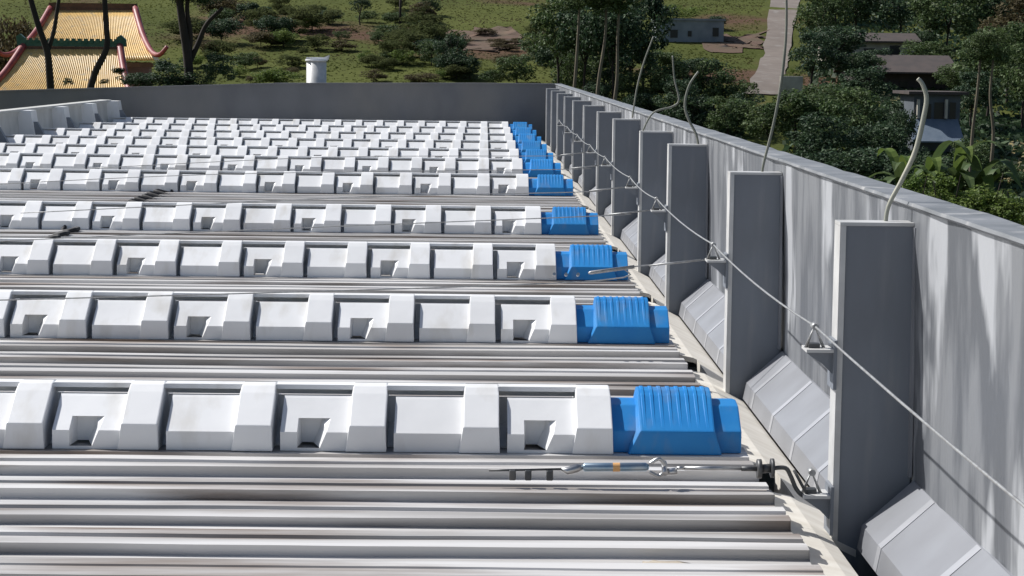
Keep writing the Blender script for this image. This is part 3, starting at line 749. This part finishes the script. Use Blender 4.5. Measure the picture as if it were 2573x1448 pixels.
for (x, yt, wx, kd, lb) in ((2395, 452, 190, 'light', 'bright green bush behind the parapet below the porch house'), (2490, 462, 190, 'light', 'bright yellow green bush at the right edge'), (2570, 500, 190, 'light', 'large bright bush in the lower right by the coping'), (2310, 455, 150, 'light', 'fresh green bush behind the parapet left of the bright bushes')):
    tree(x, 0, yt-22, wx*1.35, kd, lb, 'bush', 'bushes on the slope', Y=97, name='bush', trunk=0.6)
tree(20, 230, -30, 190, 'brown', 'brownish tree at the left edge beside the temple roofs', trunk=0.3, Y=122)
struct(ribbon('dry_grass_patch', [(2180, 262), (2200, 245), (2215, 228)], [(2470, 262), (2460, 245), (2450, 228)], mat('pale_grass', (0.20, 0.18, 0.075), (0.15, 0.145, 0.06), 0.5, rough=0.95, coord='World'), 0.12, 1.2))
struct(ribbon('dry_grass_patch', [(2520, 460), (2520, 420), (2530, 360)], [(2620, 470), (2620, 420), (2620, 350)], mat('dry_grass', (0.24, 0.19, 0.085), (0.19, 0.16, 0.07), 0.5, rough=0.95, coord='World'), 0.12, 1.2))

# trees beside the temple: bare dark trunks whose crowns are above the picture
def bare_tree(limbs, Y, label, crown=None, rr=0.18, bark='bark'):
    b = at(*limbs[0][0], Y); gz = hz(b.x, b.y)
    r = thing('forked_tree', label, 'tree', (b.x, b.y, gz), 'trees beside the temple')
    m = MB()
    for li, lim in enumerate(limbs):
        pts = [at(x, y, Y + 0.15*li) for x, y in lim]
        pts = smooth_path(pts, 5)
        if li == 0: pts = [Vector((pts[0].x, pts[0].y, gz)), Vector((pts[0].x, pts[0].y, (gz+pts[0].z)/2))] + pts
        pts = pts; n_ = len(pts); r0 = rr*(1 if li == 0 else 0.62)
        m.tube([q - Vector((b.x, b.y, gz)) for q in pts], [r0*(1-0.45*i/(n_-1)) for i in range(n_)], 8)
    m.build('trunk', M[bark], r)
    for (x, y, wpx, hpx, kd, v) in crown or []:
        q = at(x, y, Y) - Vector((b.x, b.y, gz))
        c = link('crown', CROWN[kd, v], r); c.location = q; c.scale = (wpx/F*Y, wpx/F*Y*0.9, hpx/F*Y)
bare_tree([[(128, 240), (124, 180), (118, 128), (95, 60), (70, -30), (50, -140)], [(119, 130), (135, 80), (148, 0), (170, -120)]], 86, 'dark forked tree trunk in front of the yellow temple roof', [(60, -190, 130, 70, 'dark', 0), (175, -170, 110, 60, 'dark', 1)])
bare_tree([[(222, 240), (240, 180), (268, 120), (266, 50), (262, -40), (270, -150)]], 84, 'dark leaning trunk right of the forked one before the temple', [(270, -190, 110, 60, 'dark', 2), (170, 206, 17, 11, 'dark', 1), (262, 205, 16, 10, 'mid', 0), (300, 178, 22, 14, 'dark', 2)], 0.16)
bare_tree([[(478, 240), (472, 150), (462, 80), (452, 10), (448, -60), (440, -120)], [(473, 150), (478, 90), (470, 20), (480, -60)], [(474, 160), (498, 110), (520, 60), (560, 20)]], 90, 'thick dark trunk with dense low dark foliage right of the temple', [(440, 180, 75, 50, 'dark', 0), (545, 175, 55, 45, 'dark', 1), (360, 200, 70, 32, 'dark', 2), (470, 215, 90, 25, 'dark', 1), (450, -22, 34, 55, 'dark', 2), (520, -10, 60, 30, 'dark', 0), (500, -120, 110, 50, 'dark', 1)], 0.23)
for k, (x0, x1, a) in enumerate(((2440, 2455, 'left'), (2492, 2488, 'right'))):
    bare_tree([[(x0, 400), (x0+4, 330), (x1, 240), (x1+8, 150)]], 118, 'thin pale tree trunk right of the porch house, the %s one' % a, [(x1+6, 120, 60, 55, 'mid', k)], 0.12, 'palebark')
for k, (x0, x1, a) in enumerate(((1440, 1452, 'left'), (1500, 1520, 'middle'), (1545, 1552, 'right'))):
    bare_tree([[(x0, 250), (x0+6, 190), (x1, 100), (x1+4, 20)]], 128, 'thin pale trunk in the tree belt, the %s one' % a, [(x1+4, -10, 70, 60, 'mid', k % 3)], 0.13, 'palebark')
pq = on_ground(1005, 72)
MBp = MB(); MBp.tube([(0, 0, 0), (0.05, 0, 4.2)], [0.16, 0.12], 8)
o = MBp.build('wooden_pole', M['bark']); o.location = pq; tag(o, 'thin brown wooden pole standing alone on the grass field', 'pole')

# banana-like plants ------------------------------------------------------
def banana(px, py, py_top, Y, label, seed):
    b = at(px, py, Y); b.z = hz(b.x, b.y); h = at(px, py_top, Y).z - b.z; rnd = random.Random(seed)
    r = thing('banana_plant', label, 'plant', b, 'broad leaved plants by the porch house')
    MB().tube([(0, 0, 0), (0.03, 0, h*0.72)], [0.12, 0.07], 8).build('stem', M['leaf_mid'], r)
    for k in range(14):
        a = k*0.9 + rnd.uniform(-.3, .3); L = h*rnd.uniform(0.26, 0.42); up = rnd.uniform(0.35, 0.85)
        verts = []; faces = []; n_ = 8
        dr = Vector((math.cos(a), math.sin(a), 0)); sd_ = Vector((-math.sin(a), math.cos(a), 0))
        for i in range(n_+1):
            t = i/n_; c = Vector((0, 0, h*(0.62+0.018*k))) + dr*(L*t*0.85) + Vector((0, 0, L*(up*2.2*t - 1.35*t*t)))
            wd = 0.075*h*math.sin(math.pi*min(1, 0.12+t*0.88))**0.7*0.55
            verts += [c - sd_*wd + Vector((0, 0, wd*0.25)), c, c + sd_*wd + Vector((0, 0, wd*0.25))]
        for i in range(n_): q = i*3; faces += [(q, q+1, q+4, q+3), (q+1, q+2, q+5, q+4)]
        mesh('leaf', verts, faces, M['leaf_light'] if k % 3 == 0 else M['leaf_mid'], r)
for k, (x, y, t, lb) in enumerate(((2265, 520, 392, 'broad leaved plant left of the thick pale hose'), (2330, 500, 385, 'broad leaved plant behind the thick pale hose'), (2400, 480, 372, 'tall broad leaved plant under the porch house'), (2465, 500, 392, 'broad leaved plant right of the porch house, drooping leaf'))):
    banana(x, y, t, 105, lb, k)

# undergrowth and grass, too many to count ----------------------------------
def scatter(name, n, m, size, ymin, ymax, seed, dens=None, upright=0.8, px0=-60, px1=2640):
    rng = np.random.RandomState(seed); V = []; Fc = []; i = 0; tries = 0
    while i < n*4 and tries < n*6:
        tries += 1
        Y = ymin + (ymax-ymin)*rng.uniform()**1.0
        X = (rng.uniform(px0, px1) - 1218)/F*Y
        if dens and noise.noise(Vector((X*0.06, Y*0.06, seed))) < dens + rng.normal(0, 0.12): continue
        rx = (X/Y*F + 1218)
        if 1865 + (Y-150)*0.45 < rx < 1972 + (Y-150)*0.42 and Y > 145: continue
        z = hz(X, Y); s = size*rng.uniform(0.5, 1.3); a = rng.uniform(0, 6.28); tl = rng.normal(0, 0.35, 2)
        u = Vector((math.cos(a), math.sin(a), 0))*s*0.5; v = Vector((tl[0], tl[1], upright))*s
        p = Vector((X, Y, z-0.03))
        V += [p-u*0.7, p+u*0.7, p+u*0.5+v, p-u*0.5+v*1.0]; Fc.append((i, i+1, i+2, i+3)); i += 4
    me = bpy.data.meshes.new(name); me.from_pydata([tuple(q) for q in V], [], Fc); me.update(); me.materials.append(m)
    return struct(link(name, me), 'stuff')
scatter('grass', 70000, M['grass'], 0.34, 110, 300, 3, None, 0.28)
scatter('forest_floor_plants', 15000, M['leaf_dark'], 0.6, 100, 168, 11, None, 0.6, 1400, 2640)
scatter('forest_floor_plants', 12000, M['leaf_dark'], 0.6, 150, 270, 12, None, 0.6, 2030, 2640)

# ------------------------------------------------------------------ temple
def hall(xa, xb, yr, ea, eb, ye, Yr, Ye, label, front):
    """ridge pixels xa..xb at yr (distance Yr); eave pixels ea..eb at ye (distance Ye)"""
    A, B, D, E = at(xa, yr, Yr), at(xb, yr, Yr), at(ea, ye, Ye), at(eb, ye, Ye)
    r = thing('temple_hall', label, 'temple', (0, 0, 0), 'yellow roofed temple halls')
    dep = Yr - Ye
    n_ = 60; verts = []; faces = []; k_ = 8
    def surf(u, t):
        p = A.lerp(B, u).lerp(D.lerp(E, u), t); p.z -= 0.35*math.sin(math.pi*t)*(1) ; return p
    m = MB()
    for i in range(n_+1):
        for j in range(k_+1): verts.append(surf(i/n_, j/k_))
    for i in range(n_):
        for j in range(k_): a = i*(k_+1)+j; faces.append((a, a+1, a+k_+2, a+k_+1))
    # rear slope mirrored about the ridge, and gable sides
    nb = len(verts)
    for i in range(2):
        for j in range(k_+1):
            q = surf(i, j/k_); verts.append(Vector((q.x + (1.6 if i == 0 else -1.6)*j/k_, 2*Yr - q.y, q.z)))
    for j in range(k_): a = nb+j; faces.append((a, a+k_+1, a+k_+2, a+1))
    for side in (0, 1):
        off = side*n_*(k_+1)
        for j in range(k_): faces.append((off+j, off+j+1, nb+side*(k_+1)+j+1, nb+side*(k_+1)+j))
    rf = mesh('roof', verts, faces, M['yellow'], r)
    m = MB()
    for i in range(0, n_+1):
        m.tube([surf(i/n_, j/k_) + Vector((0, -0.01, 0.03)) for j in range(k_+1)], 0.055, 6)
    m.build('tile_rolls', M['yellow'], rf)
    for side, (top, bot) in enumerate(((A, D), (B, E))):
        m = MB(); s_ = -1 if side == 0 else 1
        pts = smooth_path([top + Vector((0, -.05, 0.12)), surf(side, 0.4) + Vector((s_*.02, -.05, 0.12)), surf(side, 0.8) + Vector((s_*0.1, -.05, 0.14)), bot + Vector((s_*0.35, -0.1, 0.30)), bot + Vector((s_*0.8, -0.25, 0.75))], 5)
        m.tube(pts, [0.19 - 0.004*q for q in range(len(pts))], 8); m.build('hip_ridge', M['red'], r)
    m = MB(); m.box(A.x-0.15, B.x+0.15, Yr-0.16, Yr+0.16, A.z-0.25, A.z+0.12); m.build('ridge_base', M['brownwood'], r)
    m = MB()
    m.box(A.x-0.10, B.x+0.10, Yr-0.12, Yr+0.12, A.z+0.122, A.z+0.42)
    if front:
        x = A.x
        while x < B.x: m.box(x, x+0.16, Yr-0.17, Yr+0.17, A.z+0.30, A.z+0.52); x += 0.30
        for x in (A.x-0.15, B.x+0.05): m.prism([(x-0.15, A.z+0.15), (x+0.25, A.z+0.15), (x+0.25, A.z+0.5), (x, A.z+0.72), (x-0.2, A.z+0.6)], 'y', Yr-0.15, Yr+0.15)
    m.build('ridge_crest', M['green_tile'] if front else M['brownwood'], r)
    m = MB(); m.box(D.x+1.9, E.x-1.9, Ye+1.0, 2*Yr-Ye-1.0, hz((D.x+E.x)/2, Yr), D.z-0.05); m.build('wall', M['temple_wall'], r)
    m = MB(); m.box(D.x, E.x, Ye-0.02, Ye+0.10, D.z-0.28, D.z-0.06); m.build('eave_board', M['brownwood'], r)
hall(60, 302, 122, -70, 330, 262, 100, 95.5, 'front temple hall with yellow tiled roof and green ridge crest', True)
hall(128, 340, 26, 25, 385, 152, 113, 107, 'rear temple hall with taller yellow roof and red hip ridges', False)

# ------------------------------------------------------------------ houses on the right
def house(x0, x1, yb, yt, Y, label, wallm, roofm, depth, openings, roof='flat', over=0.4, name='house'):
    if Y is None: Y = on_ground((x0+x1)/2, yb).y
    A, B = at(x0, yb, Y), at(x1, yb, Y); zt_ = at((x0+x1)/2, yt, Y).z; zb_ = (A.z+B.z)/2
    r = thing(name, label, 'house')
    gz = min(hz(A.x, Y), hz(B.x, Y), zb_) - 0.5
    MB().box(A.x, B.x, Y, Y+depth, gz, zt_).build('wall', wallm, r)
    for (a, b, c, d) in openings:
        p, q = at(a, d, Y), at(b, c, Y)
        fr = MB().box(p.x-0.05, q.x+0.05, Y-0.03, Y-0.003, p.z-0.05, q.z+0.05).build('window', wallm, r)
        MB().box(p.x, q.x, Y-0.05, Y-0.032, p.z, q.z).build('pane', M['opening'], fr)
    m = MB()
    if roof == 'flat': m.box(A.x-over, B.x+over, Y-over, Y+depth+over, zt_+0.004, zt_+0.22)
    else:
        h = roof
        m.prism([(Y-over*2, zt_-0.05), (Y+depth/2, zt_+h), (Y+depth+over, zt_-0.05), (Y+depth+over, zt_+0.1), (Y+depth/2, zt_+h+0.16), (Y-over*2, zt_+0.1)], 'x', A.x-over, B.x+over)
    m.build('roof', roofm, r)
    return r
house(1648, 1818, 106, 52, None, 'long grey house with dark windows on the slope left of the dirt road', M['housewall'], M['housewall'], 5, [(1684, 1703, 75, 95), (1728, 1738, 78, 92), (1790, 1806, 70, 92)], 'flat', 0.15)
house(2075, 2300, 165, 106, None, 'pale plastered house half hidden by dark trees', M['palewall'], M['brownroof'], 5, [(2122, 2134, 118, 140), (2170, 2200, 122, 135), (2235, 2262, 115, 138)], 0.8)
house(2150, 2390, 226, 184, None, 'low house with a dark brown roof above the porch house', M['brownroof'], M['brownroof'], 8, [(2260, 2280, 205, 222)], 1.5, 0.6)
YH = on_ground(2350, 392).y
ph = house(2292, 2408, 392, 238, None, 'blue grey house with dark porch openings between the trees', M['housewall_dark'], M['brownroof'], 5, [(2318, 2340, 262, 300), (2346, 2372, 258, 304), (2385, 2402, 258, 300)], 'flat', 0.5)
q0, q1 = at(2285, 308, YH-1), at(2412, 366, YH-1)
MB().prism([(YH-.02, q0.z+0.15), (YH-2.4, q1.z+0.25), (YH-2.4, q1.z+0.35), (YH-.02, q0.z+0.27)], 'x', q0.x, q1.x).build('porch_roof', mat('blue_awning', (0.12, 0.16, 0.21), (0.16, 0.20, 0.25), 1.5, rough=0.6), ph)
for x in (2306, 2376): 
    c = at(x, 300, YH-.2); MB().box(c.x-0.09, c.x+0.09, YH-.4, YH-.05, q0.z+0.3, at(x, 250, YH-.2).z).build('porch_column', M['palewall'], ph)
# pale garden walls
def low_wall(x0, x1, y0, y1, Y, label):
    A, B = at(x0, y1, Y), at(x1, y0, Y)
    tag(MB().box(A.x, B.x, Y, Y+0.25, hz(A.x, Y)-0.4, B.z, None, 0.02).build('garden_wall', M['palewall']), label, 'wall')
low_wall(1960, 2018, 192, 215, 172, 'short pale garden wall at the lower end of the dirt road')
print('units', nu)
